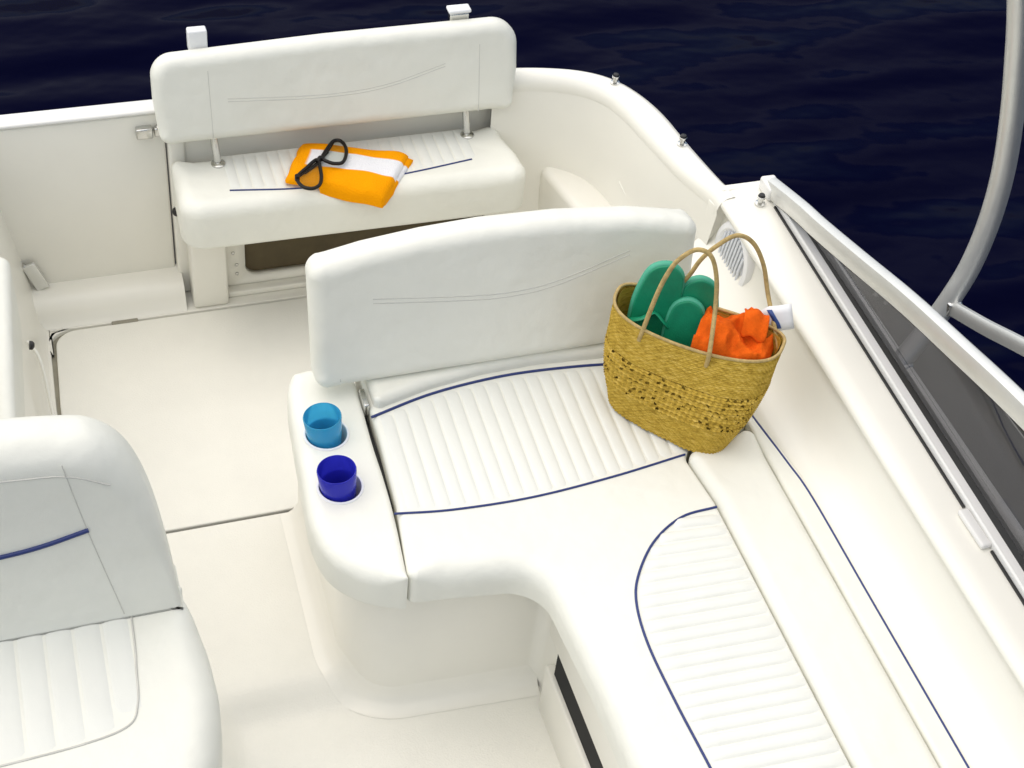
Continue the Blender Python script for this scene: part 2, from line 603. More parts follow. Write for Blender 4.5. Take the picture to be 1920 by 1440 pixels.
# end wall that closes the coaming towards the stern (the widening step of the deck)
def prism(name, poly, z0, z1, mat, parent, r=.006):
    return slab(name, rounded([(*p, r) for p in poly], 3), z0, z1, r, 0, mat, parent, seg=3)
deck_edge = [(1.535, 2.480), (1.598, 2.476), (1.652, 2.382), (1.696, 2.27), (1.742, 2.12), (1.770, 1.95), (1.785, 1.75), (1.79, 1.4), (1.79, .5)]
prism('side_deck', deck_edge + [(1.592, .5), (1.592, 2.40)], .30, .598, 'gel', boat, .008)
prism('coaming_end', [(1.484, 2.4855), (1.594, 2.4855), (1.594, 2.466), (1.484, 2.466)], .30, .6138, 'gel', boat, .003)
prism('deck_nonskid', [(1.614, 2.33), (1.650, 2.36), (1.690, 2.26), (1.734, 2.11), (1.762, 1.94), (1.777, 1.74), (1.781, 1.4), (1.781, .5), (1.614, .5)], .590, .6015, 'deck_grey', boat, .003)
extr('deck_bead', [(1.622, .600), (1.627, .608), (1.637, .611), (1.647, .608), (1.652, .600)], .5, 2.28, 'gel', boat, 10)
# hull skin outside
hull_top = [p + Vector((0, 0, -.03)) for p in go] + [Vector((1.59, 2.48, .58))] + [Vector((x + .004, y, .58)) for x, y in deck_edge[2:]]
rows = []
for t, z in ((0, None), (.01, .45), (.02, .1), (.10, -.4), (.2, -.8)):
    r = []
    for i, p in enumerate(hull_top):
        out = Vector((p.x - .5, p.y - 1.6, 0)).normalized()
        q = p - out * t * .4 if t else p.copy()
        q.z = p.z if z is None else z
        r.append(q)
    rows.append(r)
strip_surface('hull_side', rows, 'foot', boat, angle=60)

# --- transom, with the door to the swim platform
box('transom_wall', (0.345, 3.066, -.05), (1.17, 3.112, .540), 'gel', boat, .008, 3)
box('transom_post', (0.3325, 3.055, .0), (0.372, 3.114, .549), 'gel', boat, .008, 3)
door = box('transom_door', (-.62, 3.080, .045), (0.3295, 3.118, .5445), 'gel', boat, .007, 3)
box('door_trim', (-.62, 3.074, .5455), (0.333, 3.124, .556), 'foot', door, .005, 3)
lt = box('door_latch', (.262, 3.060, .488), (.300, 3.0795, .516), 'chrome', door, .003)
lathe('latch_button', [(.0, .0), (.008, .0), (.008, .010), (.004, .013)], (.316, 3.071, .505), 'chrome', door, 14)
box('latch_keeper', (.304, 3.064, .488), (.328, 3.0795, .512), 'chrome', door, .003)
hf = frame_from((-.012, 3.064, .112), (0.35, 0, -1), (1, 0, .35))
box('door_hinge', (-.042, -.016, -.004), (.042, .016, .006), 'alu', door, .002, frame=hf)
tube('hinge_pin', [hf @ Vector((-.045, -.012, -.005)), hf @ Vector((.045, -.012, -.005))], .006, 'chrome', door)
kn = lathe('door_stop', [(.0, .0), (.011, .0), (.012, .006), (.010, .012), (.0, .013)], (0, 0, 0), 'black', boat, 16,
           Matrix.Translation((.340, 3.054, .272)) @ Matrix.Rotation(math.radians(90), 4, 'X'))
# sill the door closes on
rows = []
prof = [(3.09, .070), (3.055, .069), (3.032, .065), (3.016, .054), (3.004, .032), (2.996, .010), (2.985, .0005)]
for x in [-.62 + i * .06 for i in range(17)]:
    rows.append([Vector((x, y, z)) for y, z in prof])
strip_surface('door_sill', rows, 'gel', boat, angle=80)

# --- left (port-hand in view) liner wall and cabinet
rows = []
lw = [(-.135, .56), (-.118, .50), (-.097, .38), (-.074, .24), (-.054, .12), (-.042, .05), (-.034, .014), (-.022, .0008)]
for y in [1.9 + i * .06 for i in range(21)]:
    rows.append([Vector((x - .016 * max(0, (2.75 - y)) + .06 * max(0, y - 2.75), y, z)) for x, z in lw])
strip_surface('left_liner', rows, 'gel', boat, angle=80)
cab = slab('side_cabinet', rounded([(-.62, 1.9, .02), (-.098, 1.9, .02), (-.086, 2.25, .0), (-.056, 2.70, .03), (-.20, 2.735, .05), (-.62, 2.735, .02)], 6), .30, .50, .022, .01, 'vinyl', boat)
slab('left_side', rounded([(-.80, .6, .03), (-.621, .6, .02), (-.621, 3.12, .02), (-.72, 3.12, .08), (-.80, 2.9, .1)], 6), -.7, .575, .02, 0, 'foot', boat, seg=4)
fr = frame_from((-.047, 2.625, .296), (0, 1, 0), (.25, 0, 1))
lathe('snap_stud', [(.0, .0), (.010, .0), (.010, .006), (.006, .010), (.0, .011)], None, 'black', boat, 14, fr)
tube('liner_crease', spline([(-.052, 2.70, .24), (-.030, 2.66, .21), (-.022, 2.58, .12), (-.012, 2.46, .045)], 8), .004, 'gel', boat, sides=8)

# --- cockpit sole
def sole_h(x, y):
    def ss(a, b, v):
        t = min(1, max(0, (v - a) / (b - a))); return t * t * (3 - 2 * t)
    dip = (1 - ss(1.765, 1.835, y)) * ss(.17, .25, x)
    rise_left = .03 * (1 - ss(.13, .25, x)) * (1 - ss(1.70, 1.95, y))
    return -.045 * dip + rise_left
rows = []
for i in range(91):
    y = .5 + (2.275 - .5) * i / 90
    rows.append([Vector((x, y, sole_h(x, y))) for x in [-.62 + k * .0175 for k in range(92)]])
strip_surface('cockpit_sole', rows, 'nonskid', boat, angle=80)
hatch_poly = rounded([(-.012, 2.284, .012), (-.004, 2.72, 0), (.012, 2.975, .055), (1.15, 2.9755, .01), (1.15, 2.284, .01)], 8)
box('hatch_hinge', (.150, 2.9725, -.004), (.215, 2.9835, .0025), 'groove', boat, .002)
box('sole_tray', (-.2, 2.276, -.09), (1.3, 3.06, -.012), 'groove', boat, 0)
slab('floor_hatch', hatch_poly, -.03, .0, .004, 0, 'nonskid', boat, seg=3)
box('sole_margin', (-.001, 2.9815, -.04), (1.16, 3.06, .0), 'gel', boat, .002)
slab('sole_margin', rounded([(-.62, 2.2765, 0), (-.022, 2.2765, 0), (-.013, 2.72, 0), (-.002, 2.982, .0), (-.002, 3.05, 0), (-.62, 3.05, 0)], 8), -.03, .0, .003, 0, 'gel', boat, seg=3)
cor = [Vector((.010, 2.979)), Vector((-.0015, 2.979)), Vector((-.0015, 2.90))] + [Vector((.052 + .0605 * math.cos(q), 2.919 + .0605 * math.sin(q))) for q in [math.pi - .12 - i * .135 for i in range(12)]]
slab('sole_corner', cor, -.03, -.0005, .002, 0, 'gel', boat, seg=2)

# --- moulded base under the settee
base_poly = rounded([(.475, 2.30, .01), (.462, 1.765, .12), (.872, 1.742, .03), (.868, .5, .01), (1.40, .5, .01), (1.40, 2.30, .02)], 12)
# upper fascia, slot shade as a black strip, lower panel
slab('settee_base', base_poly, -.06, .365, .006, 0, 'gel', boat, seg=3)
# fillet where the base meets the sole
rows = []
cx = [(-.002, .060), (.004, .034), (.013, .016), (.026, .005), (.045, .0008)]
fil = [Vector((p.x, p.y, 0)) for p in rounded([(.474, 2.27, 0), (.462, 1.765, .12), (.868, 1.742, 0)], 12)]
cut = max(range(len(fil)), key=lambda i: fil[i].x)
path = resample(fil[:cut + 1], 70)
for i, p in enumerate(path):
    a = path[max(0, i - 1)]; b = path[min(len(path) - 1, i + 1)]
    t = (b - a).normalized(); nr = Vector((t.y, -t.x, 0))
    if nr.dot(p - Vector((.8, 2.1, 0))) < 0: nr = -nr
    row = []
    for d, h in cx:
        q = p + nr * d
        row.append(Vector((q.x, q.y, sole_h(q.x, q.y) + h)))
    rows.append(row)
strip_surface('base_fillet', rows, 'gel', boat, angle=80)
# lower side panel forward of the step-in, standing proud of the slot
box('slot_shade', (.8615, .5, .108), (.8700, 1.645, .190), 'dark', boat, 0)  # solid black box, painted shade for the inside of the slot
box('locker_panel', (.852, .5, -.055), (.8735, 1.672, .1075), 'gel', boat, .005, 3)
box('locker_fascia', (.856, .5, .1905), (.8735, 1.69, .3655), 'gel', boat, .005, 3)

# --- under the stern seat
box('seat_support', (0.358, 2.985, .002), (0.447, 3.060, .305), 'gel', boat, .008, 3)
bp = [Vector(v) for v in ((0.447, 0), (0.447, .31), (1.16, .31), (1.16, 0))]
face = box('locker_face', (0.448, 3.040, .0), (1.16, 3.060, .305), 'gel', boat, .003)
def cut(obj, co):
    """subtract one mesh from a part and drop the cutter"""
    md = obj.modifiers.new('cut', 'BOOLEAN'); md.object = co; md.operation = 'DIFFERENCE'; md.solver = 'EXACT'
    bpy.context.view_layer.update()
    ev = obj.evaluated_get(bpy.context.evaluated_depsgraph_get())
    new = bpy.data.meshes.new_from_object(ev)
    obj.modifiers.clear()
    obj.data = new
    bpy.data.objects.remove(co)
cut(face, slab('cutter', rounded([(.500, .038, .035), (.500, .29, .01), (1.14, .29, .01), (1.14, .038, .035)], 8), 0, .06, .001, 0, 'gel', None,
               frame_from((0, 3.075, 0), (1, 0, 0), (0, 0, 1)), seg=2))
box('locker_shade_back', (.49, 3.0605, .03), (1.15, 3.0650, .30), 'brown', boat, 0)  # shallow backing, its dark colour stands in for shade inside the opening
box('locker_ledge', (0.449, 3.010, .001), (1.16, 3.0385, .018), 'gel', boat, .004)
for x, z in ((.478, .085), (.470, .125), (.478, .055)):
    lathe('panel_screw', [(.0, .0), (.005, .0), (.004, .003), (.0, .004)], None, 'chrome', boat, 10,
          Matrix.Translation((x, 3.0395, z)) @ Matrix.Rotation(math.radians(90), 4, 'X'))

# --- canvas snaps on the gunwale
for (x, y, z) in ((1.400, 2.935, .594), (1.462, 2.655, .606), (1.548, 2.404, .6145)):
    f = Matrix.Translation((x, y, z))
    s = lathe('snap_fastener', [(.012, .0), (.012, .004), (.006, .006), (.0055, .014), (.009, .017), (.009, .022), (.004, .026)], None, 'chrome', boat, 16, f)
    lathe('snap_cap', [(.0065, .0215), (.0085, .0225), (.0065, .0275), (.002, .029)], None, 'black', s, 12, f)

# ================================================================== STERN BENCH SEAT
bench = thing('stern_seat', 'white padded jump seat with backrest on two short posts at the stern', 'seat', (.745, 2.95, .30))
seat_poly = rounded([(.334, 3.045, .02), (.326, 2.845, .055), (1.172, 2.835, .075), (1.166, 2.93, .0), (1.140, 3.045, .03)], 10)
slab('seat_cushion', seat_poly, .308, .434, .036, .014, 'vinyl', bench, seg=8)
bench_pipe = [(0.448, 2.902), (0.606, 2.879), (0.75, 2.877), (0.88, 2.887), (1.04, 2.910)]
tube('piping', spline([(x, y, .435) for x, y in bench_pipe], 10), .0020, 'navy', bench, sides=8)
w = .0275
for k in range(22):
    x = .45 + w * (k + .5)
    if x > 1.045: break
    quilt_rib((x, interp(bench_pipe, x) + .003), (x, 3.035), w, .0034, .4342, bench)
# backrest, slightly reclined
bo = Vector((.74, 3.018, .505)); bt = Vector((.74, 3.062, .722))
f = frame_from(bo, (1, 0, 0), bt - bo)
H = (bt - bo).length
bk_poly = rounded([(-.428, .0, .028), (-.436, H * .5, .0), (-.434, H - .010, .064), (-.03, H + .002, 0), (.434, H + .004, .078), (.436, H * .45, .0), (.424, -.002, .024)], 10)
slab('backrest', bk_poly, -.030, .030, .027, .02, 'vinyl', bench, f, seg=8)
def seam(pts, z, par, r=.0016, gap=.006, fr=f, mat='seam'):
    for s in (0, gap):
        tube('stitched_seam', spline([fr @ Vector((a, b + s, z)) for a, b in pts], 8), r, mat, par, sides=6)
seam([(-.27, .098), (-.05, .084), (.10, .092), (.25, .13)], .0295, bench, .0011, .007)
for a in (-.31, .335):
    tube('stitched_seam', [f @ Vector((a, b * H, .0296)) for b in (.02, .3, .6, .8)], .0010, 'seam', bench, sides=6)
for x in (.440, 1.056):
    p = tube('support_post', spline([(x, 3.006, .434), (x - .004, 3.010, .48), (x - .008, 3.016, .53)], 6), .009, 'chrome', bench, sides=12, flat=(1, .8))
    lathe('post_foot', [(.017, .434), (.017, .438), (.011, .442)], (x, 3.006, 0), 'chrome', p, 16)
clip = box('rail_clip', (.398, 3.083, .700), (.442, 3.108, .752), 'white_plastic', bench, .004)
clip2 = box('rail_clip', (1.016, 3.083, .705), (1.064, 3.105, .735), 'chrome', bench, .004)
box('clip_cap', (1.012, 3.080, .7355), (1.068, 3.110, .745), 'white_plastic', clip2, .004)

# ================================================================== SETTEE
sett = thing('corner_settee', 'white vinyl L-shaped corner settee with navy piping and quilted seat panels', 'settee', (.95, 1.75, .365))
L_poly = [(.594, 2.275, .01), (.590, 2.05, 0), (.580, 1.88, 0), (.556, 1.700, .02), (.806, 1.668, .085), (.824, 1.40, 0), (.820, .5, .01), (1.188, .5, .01),
          (1.190, 1.74, .0), (1.176, 1.86, .03), (1.22, 1.915, .02), (1.355, 1.93, .02), (1.355, 2.275, .01)]
def l_edge(v):
    if v.x > 1.15 or v.y > 2.2: return .22
    if v.x < .60 and v.y > 1.72: return .30
    return 1.0
slab('seat_cushion', rounded(L_poly, 12), .368, .450, .042, .006, 'vinyl', sett, seg=9, rfun=l_edge)
# side bolster
b_poly = rounded([(1.1915, .5, .005), (1.1935, 1.74, 0), (1.180, 1.868, .025), (1.340, 1.905, .02), (1.340, .5, .005)], 8)
slab('side_bolster', b_poly, .38, .462, .026, .004, 'vinyl', sett, seg=8)
roll = rounded([(1.3405, .5, .003), (1.3405, 1.925, .01), (1.360, 1.945, .01), (1.3865, 1.76, 0), (1.3865, .5, .003)], 4)
slab('bolster_roll', roll, .40, .4545, .010, .003, 'vinyl', sett, seg=6, rfun=lambda v: .3 if v.x > 1.375 else 1)
tube('piping', spline([(1.356, 1.940, .4535), (1.374, 1.80, .4535), (1.3835, 1.70, .4535), (1.3835, 1.45, .4535), (1.384, 1.1, .4535), (1.384, .55, .4535)], 12), .0026, 'navy', sett, sides=8)
back_pipe = [(.588, 2.107), (.712, 2.142), (.833, 2.159), (.949, 2.162), (1.11, 2.148), (1.22, 2.12)]
front_pipe = [(.569, 1.852), (.682, 1.836), (.841, 1.831), (1.013, 1.845), (1.178, 1.868)]
tube('piping', spline([(x, y, .4515) for x, y in back_pipe], 10), .0030, 'navy', sett, sides=8)
tube('piping', spline([(x, y, .4510) for x, y in front_pipe], 10), .0024, 'navy', sett, sides=8)
bps = [(p.x, p.y) for p in spline([(x, y, 0) for x, y in back_pipe], 10)]
fps = [(p.x, p.y) for p in spline([(x, y, 0) for x, y in front_pipe], 10)]
w = .0295
for k in range(22):
    xa = .604 + w * (k + .5)
    xb = xa - .010
    if xa > 1.205: break
    quilt_rib((xb, interp(fps, xb) + .005), (xa, interp(bps, xa) - .004), w, .0038, .4505, sett)
sp = [(1.187, 1.724), (1.11, 1.716), (1.037, 1.674), (.979, 1.608), (.949, 1.545), (.936, 1.451), (.939, 1.322), (.948, 1.178), (.955, 1.0), (.962, .7)]
tube('piping', spline([(x, y, .4510) for x, y in sp], 10), .0026, 'navy', sett, sides=8)
sps = [(p.y, p.x) for p in spline([(x, y, 0) for x, y in sp], 10)][::-1]
w = .0275
for k in range(40):
    y = 1.712 - w * (k + .5)
    if y < .72: break
    xl = interp(sps, y + .004) + .006
    if 1.182 - xl < .03: continue
    quilt_rib((xl, y + .006), (1.184, y - .004), w, .0058, .4503, sett)
# padded back roll and backrest
roll_back = [(.600, 2.125), (.72, 2.158), (.84, 2.176), (.96, 2.180), (1.12, 2.168), (1.30, 2.14), (1.30, 2.25), (.600, 2.25)]
slab('lumbar_roll', rounded([(x, y, .012) for x, y in roll_back], 4), .435, .476, .018, 0, 'vinyl', sett, seg=6)
bo = Vector((.90, 2.205, .470)); bt = Vector((.90, 2.258, .770))
f2 = frame_from(bo, (1, 0, 0), bt - bo)
H = (bt - bo).length
mb_poly = [(-.408, .0, .03), (-.411, H - .018, .034), (-.30, H + .003, 0), (-.18, H + .016, 0), (-.06, H + .022, 0), (.10, H + .018, 0), (.26, H + .002, 0), (.405, H - .028, .036), (.402, .0, .03)]
slab('backrest', rounded(mb_poly, 8), -.042, .034, .030, .026, 'vinyl', sett, f2, seg=9)
seam([(-.29, .196), (-.10, .172), (.0, .166), (.10, .178), (.25, .225)], .0335, sett, .0013, .010, f2)
tube('stitched_seam', spline([f2 @ Vector((a, b, .033)) for a, b in ((-.36, .02), (-.36, .12), (-.361, .25))], 6), .0011, 'seam', sett, sides=6)
tube('stitched_seam', spline([f2 @ Vector((a, b, .0325)) for a, b in ((-.39, .028), (-.2, .030), (.0, .034), (.38, .036))], 6), .0013, 'seam', sett, sides=6)
# armrest with the two drink holders
arm_out = spline([(.580, 2.275, 0), (.484, 2.285, 0), (.446, 2.245, 0), (.431, 2.125, 0), (.421, 2.00, 0), (.412, 1.88, 0), (.424, 1.800, 0), (.455, 1.752, 0),
                  (.498, 1.718, 0), (.548, 1.701, 0)], 8)
arm_in = spline([(.5565, 1.7015, 0), (.570, 1.85, 0), (.5745, 1.95, 0), (.5755, 2.05, 0), (.582, 2.19, 0)], 8)
arm_poly = [Vector((p.x, p.y)) for p in arm_out + arm_in]
arm = slab('armrest', arm_poly, .352, .446, .030, .010, 'vinyl', sett, seg=8, rfun=lambda v: .4 if v.x > .553 else 1)
def bore(obj, spots, r, z0, z1):
    """cut round wells into a part"""
    bm = bmesh.new()
    for x, y in spots:
        m = Matrix.Translation((x, y, (z0 + z1) / 2))
        bmesh.ops.create_cone(bm, cap_ends=True, segments=40, radius1=r * .9, radius2=r, depth=z1 - z0, matrix=m)
    me = bpy.data.meshes.new('cutter'); bm.to_mesh(me); bm.free()
    co = bpy.data.objects.new('cutter', me); COL.objects.link(co)
    md = obj.modifiers.new('wells', 'BOOLEAN'); md.object = co; md.operation = 'DIFFERENCE'; md.solver = 'EXACT'
    bpy.context.view_layer.update()
    ev = obj.evaluated_get(bpy.context.evaluated_depsgraph_get())
    new = bpy.data.meshes.new_from_object(ev)
    obj.modifiers.clear()
    obj.data = new
    bpy.data.objects.remove(co)
CUPS = ((.491, 2.087), (.486, 1.946))
bore(arm, CUPS, .0415, .372, .46)
for (x, y) in ((.491, 2.087), (.486, 1.946)):
    h = lathe('cup_holder', [(.041, .4465), (.0415, .4482), (.0435, .4488), (.0455, .4482), (.0465, .4462)], (x, y, 0), 'white_plastic', sett, 36, cap=False)
box('backrest_hinge', (.580, 2.135, .425), (.592, 2.185, .458), 'chrome', sett, .003)
box('gap_shade', (.577, 1.90, .40), (.588, 2.19, .41), 'black', sett, 0)  # black strip laid in the cushion gap in place of its shade

# ================================================================== HELM SEAT
helm = thing('helm_seat', 'white helm seat with grey-shaded backrest and navy piping at the left edge', 'seat', (-.2, 1.5, 0))
cxh = -.215
hs = spline([(cxh, 1.22, 0), (.02, 1.235, 0), (.105, 1.30, 0), (.150, 1.40, 0), (.172, 1.49, 0), (.178, 1.56, 0), (.172, 1.66, 0), (.152, 1.735, 0), (.115, 1.768, 0), (cxh, 1.775, 0)], 6)
half = [Vector((p.x, p.y)) for p in hs]
poly = half + [Vector((2 * cxh - p.x, p.y)) for p in half[::-1][1:-1]]
slab('seat_cushion', poly, .335, .475, .055, .012, 'vinyl', helm, seg=10)
pan = [(.057, 1.80), (.052, 1.66), (.047, 1.60), (.040, 1.535), (.018, 1.495), (-.06, 1.478), (-.20, 1.470)]
w = .048
for k in range(11):
    xa = .054 - w * (k + .5)
    xb = xa - .002
    xm = cxh + abs(xa - cxh)
    y1 = interp([(-.20, 1.470), (-.06, 1.476), (.005, 1.490), (.03, 1.515), (.055, 1.60)], xm)
    quilt_rib((xb, y1), (xa, 1.79), w, .0034, .4755, helm)
pan = pan + [(2 * cxh - x, y) for x, y in pan[::-1]]
tube('stitched_seam', spline([(x + (.004 if x > cxh else -.004), y - .003, .4758) for x, y in pan], 8), .002, 'seam', helm, sides=6)
# backrest
bo = Vector((cxh, 1.738, .466)); bt = Vector((cxh, 1.790, .930))
f3 = frame_from(bo, (1, 0, 0), bt - bo)
H = (bt - bo).length
rh = [(.0, -.01), (.25, -.006), (.355, .0), (.362, .012), (.352, .12), (.338, .225), (.320, .305), (.296, .360), (.256, .396), (.205, .410), (.12, .420), (0, .426)]
rp = [Vector((p.x, p.y)) for p in spline([(a, b, 0) for a, b in rh], 5)]
bp = rp + [Vector((-p.x, p.y)) for p in rp[::-1][1:-1]]
slab('backrest', bp, -.085, .030, .058, .04, 'vinyl', helm, f3, seg=12, rfun=lambda v: .22 + .78 * min(1, max(0, (v.y - .05) / .30)) ** 1.5)
tp = spline([(a, b, .012) for a, b in ((-.27, .325), (-.15, .366), (0, .374), (.15, .366), (.21, .356), (.27, .325))], 8)
tube('stitched_seam', [f3 @ (p + Vector((0, -.004, .0180))) for p in tp], .0014, 'seam', helm, sides=6)
tube('piping', spline([f3 @ Vector((a, b, .0305)) for a, b in ((-.22, .225), (-.10, .208), (0, .203), (.085, .206), (.15, .214), (.225, .232))], 8), .0045, 'navy', helm, sides=8)
tube('stitched_seam', spline([f3 @ Vector((a, b, .0303)) for a, b in ((.200, .38), (.225, .22), (.262, .02))], 8), .0009, 'seam', helm, sides=6)
tube('stitched_seam', spline([f3 @ Vector((a, b, .024)) for a, b in ((.290, .30), (.318, .18), (.345, .02))], 8), .0010, 'seam', helm, sides=6)
hb = [(cxh - .33, 1.26, .06), (.10, 1.26, .10), (.155, 1.55, 0), (.14, 1.80, .05), (cxh - .33, 1.80, .05)]
slab('seat_box', rounded(hb, 8), -.02, .34, .01, 0, 'gel', helm, seg=3)

# ================================================================== WINDSCREEN
wsn = thing('windscreen', 'tinted side windscreen in an aluminium frame along the right gunwale', 'windscreen', (1.59, 1.6, .615))
def bx(y): return 1.578 + (y - 2.34) * .022            # inboard edge of the bottom rail
ys = [2.42, 2.3, 2.1, 1.9, 1.7, 1.5, 1.3, 1.0, .5]
rows = []
for y in ys:
    x0 = bx(y)
    rows.append([Vector((x0 + a, y, b)) for a, b in ((0, .6148), (0, .630), (.003, .633), (.020, .634), (.024, .631), (.034, .631), (.036, .6148))])
strip_surface('bottom_rail', rows, 'alu_white', wsn, angle=30)
# thin dark seal between the rail and the coaming, in two lengths with a joint bracket between
for ya, yb in ((2.385, 1.49), (1.385, .5)):
    rows = []
    for i in range(13):
        y = ya + (yb - ya) * i / 12
        x0 = bx(y)
        rows.append([Vector((x0 - .0055, y, .6152)), Vector((x0 - .0055, y, .6195)), Vector((x0 - .001, y, .6195)), Vector((x0 - .001, y, .6152))])
    strip_surface('seal_strip', rows, 'black', wsn, angle=30)
box('rail_joint', (1.536, 1.392, .6148), (1.5585, 1.483, .627), 'alu_white', wsn, .005, 3)
# top rail
def rail_top(t):                                        # lower edge centre line of the top rail, aft tip -> forward
    P = [(1.588, 2.440, .628), (1.584, 2.30, .672), (1.580, 2.20, .700), (1.574, 2.03, .752), (1.568, 1.85, .808), (1.562, 1.67, .856), (1.556, 1.47, .906), (1.552, 1.2, .955), (1.55, .8, .99)]
    return P
rp = spline(rail_top(0), 8)
rows = []
for i, p in enumerate(rp):
    rows.append([p + Vector((a, 0, b)) for a, b in ((-.012, -.020), (-.016, -.012), (-.016, .010), (-.012, .022), (-.004, .027), (.006, .027), (.014, .021), (.016, .008), (.016, -.014), (.010, -.020), (-.012, -.020))])
strip_surface('top_rail', rows, 'alu', wsn, angle=35)
v0 = Vector((1.588, 2.440, .628))
box('rail_end', (1.568, 2.405, .6148), (1.604, 2.462, .648), 'alu_white', wsn, .006, 3)
# glass between the rails and its black gasket
rows = [[], [], [], []]
low = resample([Vector((bx(y) + .029, y, .628)) for y in [2.37 - i * .05 for i in range(38)]], 60)
topc = resample([p for p in rp if p.y < 2.39], 60)
gv, gf = [], []
for i in range(60):
    a, b = low[i].copy(), topc[i].copy()
    b.z -= .012
    rows[0].append(a + Vector((-.002, 0, 0))); rows[1].append(b + Vector((-.002, 0, 0)))
    rows[2].append(b + Vector((.002, 0, 0))); rows[3].append(a + Vector((.002, 0, 0)))
strip_surface('glass_pane', rows, 'glass', wsn, angle=30)
gp = []
for p in low: gp.append([p + Vector((-.009, 0, -.002)), p + Vector((-.009, 0, .010)), p + Vector((-.004, 0, .020)), p + Vector((.005, 0, .020)), p + Vector((.007, 0, -.002))])
strip_surface('gasket', gp, 'black', wsn, angle=30)
gp = []
for p in topc: gp.append([p + Vector((-.0125, 0, -.0205)), p + Vector((-.006, 0, -.025)), p + Vector((.004, 0, -.025)), p + Vector((.0095, 0, -.0205))])
strip_surface('gasket', gp, 'black', wsn, angle=30)

# ================================================================== CANOPY ARCH TUBE
arch = thing('canopy_arch', 'curved silver canopy tube rising outside the windscreen at the right edge', 'canopy frame', (1.63, 1.88, .60))
tube('arch_tube', spline([(1.628, 1.880, .600), (1.660, 1.893, .630), (1.697, 1.906, .676), (1.728, 1.914, .742), (1.747, 1.918, .815), (1.752, 1.920, .922), (1.740, 1.920, 1.041), (1.713, 1.920, 1.166), (1.680, 1.920, 1.285),
                          (1.638, 1.920, 1.417), (1.56, 1.92, 1.62), (1.44, 1.92, 1.80)], 8), .0215, 'alu', arch, sides=20)
lathe('foot_flange', [(.030, .601), (.030, .606), (.025, .611), (.022, .613)], (1.630, 1.881, 0), 'chrome', arch, 24)
box('arch_bracket', (1.708, 1.888, .705), (1.740, 1.910, .738), 'chrome', arch, .005)
br = spline([(1.722, 1.895, .722), (1.722, 1.786, .768), (1.722, 1.67, .822), (1.72, 1.45, .92), (1.72, 1.2, 1.03)], 8)
rows = []
for p in br:
    rows.append([p + Vector((a, b * .5, b)) for a, b in ((-.007, -.012), (-.009, .0), (-.007, .010), (-.002, .015), (.005, .015), (.010, .010), (.011, -.002), (.008, -.012), (-.007, -.012))])
strip_surface('brace_bar', rows, 'alu', arch, angle=35)
# mooring cleat on the side deck, seen through the glass
cl = thing('deck_cleat', 'small steel cleat on the side deck behind the tinted glass', 'cleat', (1.69, 2.07, .598))
tube('horn', spline([(1.672, 2.118, .622), (1.683, 2.09, .632), (1.690, 2.07, .634), (1.697, 2.05, .632), (1.708, 2.022, .622)], 6), .009, 'chrome', cl, sides=10, rfun=lambda t: .6 + .4 * math.sin(math.pi * t))
for y, x in ((2.085, 1.685), (2.055, 1.695)):
    lathe('cleat_leg', [(.014, .598), (.012, .602), (.008, .612), (.008, .634)], (x, y, 0), 'chrome', cl, 12)

# ================================================================== SPEAKER
sf = frame_from((1.4865, 2.352, .512), (0, 1, 0), (.08, 0, 1))
if (sf.to_3x3() @ Vector((0, 0, 1))).x > 0:
    sf = frame_from((1.4865, 2.352, .512), (0, -1, 0), (.08, 0, 1))
spk = thing('speaker', 'round grey marine speaker with white rim in the right side wall', 'speaker', tuple(sf.translation))
lathe('rim', [(.058, .004), (.060, .010), (.068, .015), (.080, .013), (.085, .004), (.085, -.008)], None, 'white_plastic', spk, 40, sf, cap=False)
lathe('surround', [(.059, .005), (.052, .010), (.046, .006), (.043, .003)], None, 'greyplastic', spk, 36, sf, cap=False)
lathe('cone', [(.044, .004), (.020, -.006), (.0195, -.005), (.012, .002), (.0, .005)], None, 'cone', spk, 36, sf, cap=False)
for k in range(9):
    a = -.048 + k * .012
    hh = math.sqrt(max(0, .060 ** 2 - a * a))
    tube('grille_bar', [sf @ Vector((a, -hh, .011)), sf @ Vector((a, 0, .014)), sf @ Vector((a, hh, .011))], .0042, 'greyplastic', spk, sides=6)

# ================================================================== CUPS
def cup(name, cx, cy, mat, label, tilt):
    ro, ri = .0385, .0355
    prof = [(.0, .400), (.029, .400), (.031, .403), (ro - .0035, .46), (ro, .507), (ro - .001, .5095), (ri + .001, .5095), (ri, .507), (ri - .004, .46), (.028, .408), (.0, .407)]
    fr = Matrix.Translation((cx, cy, .4)) @ Matrix.Rotation(math.radians(tilt[0]), 4, 'X') @ Matrix.Rotation(math.radians(tilt[1]), 4, 'Y') @ Matrix.Translation((0, 0, -.4)) @ Matrix.Translation((0, 0, -.0135))
    o = lathe(name, prof, None, mat, None, 40, fr)
    tag(o, label, 'cup', 'tumblers in the armrest drink holders')
    return o
cup('tumbler', .4915, 2.088, 'cup_cyan', 'light cyan plastic tumbler in the rear armrest drink holder', (-2, -5))
cup('tumbler', .4855, 1.945, 'cup_blue', 'dark cobalt blue plastic tumbler in the front armrest drink holder', (-2, -4))

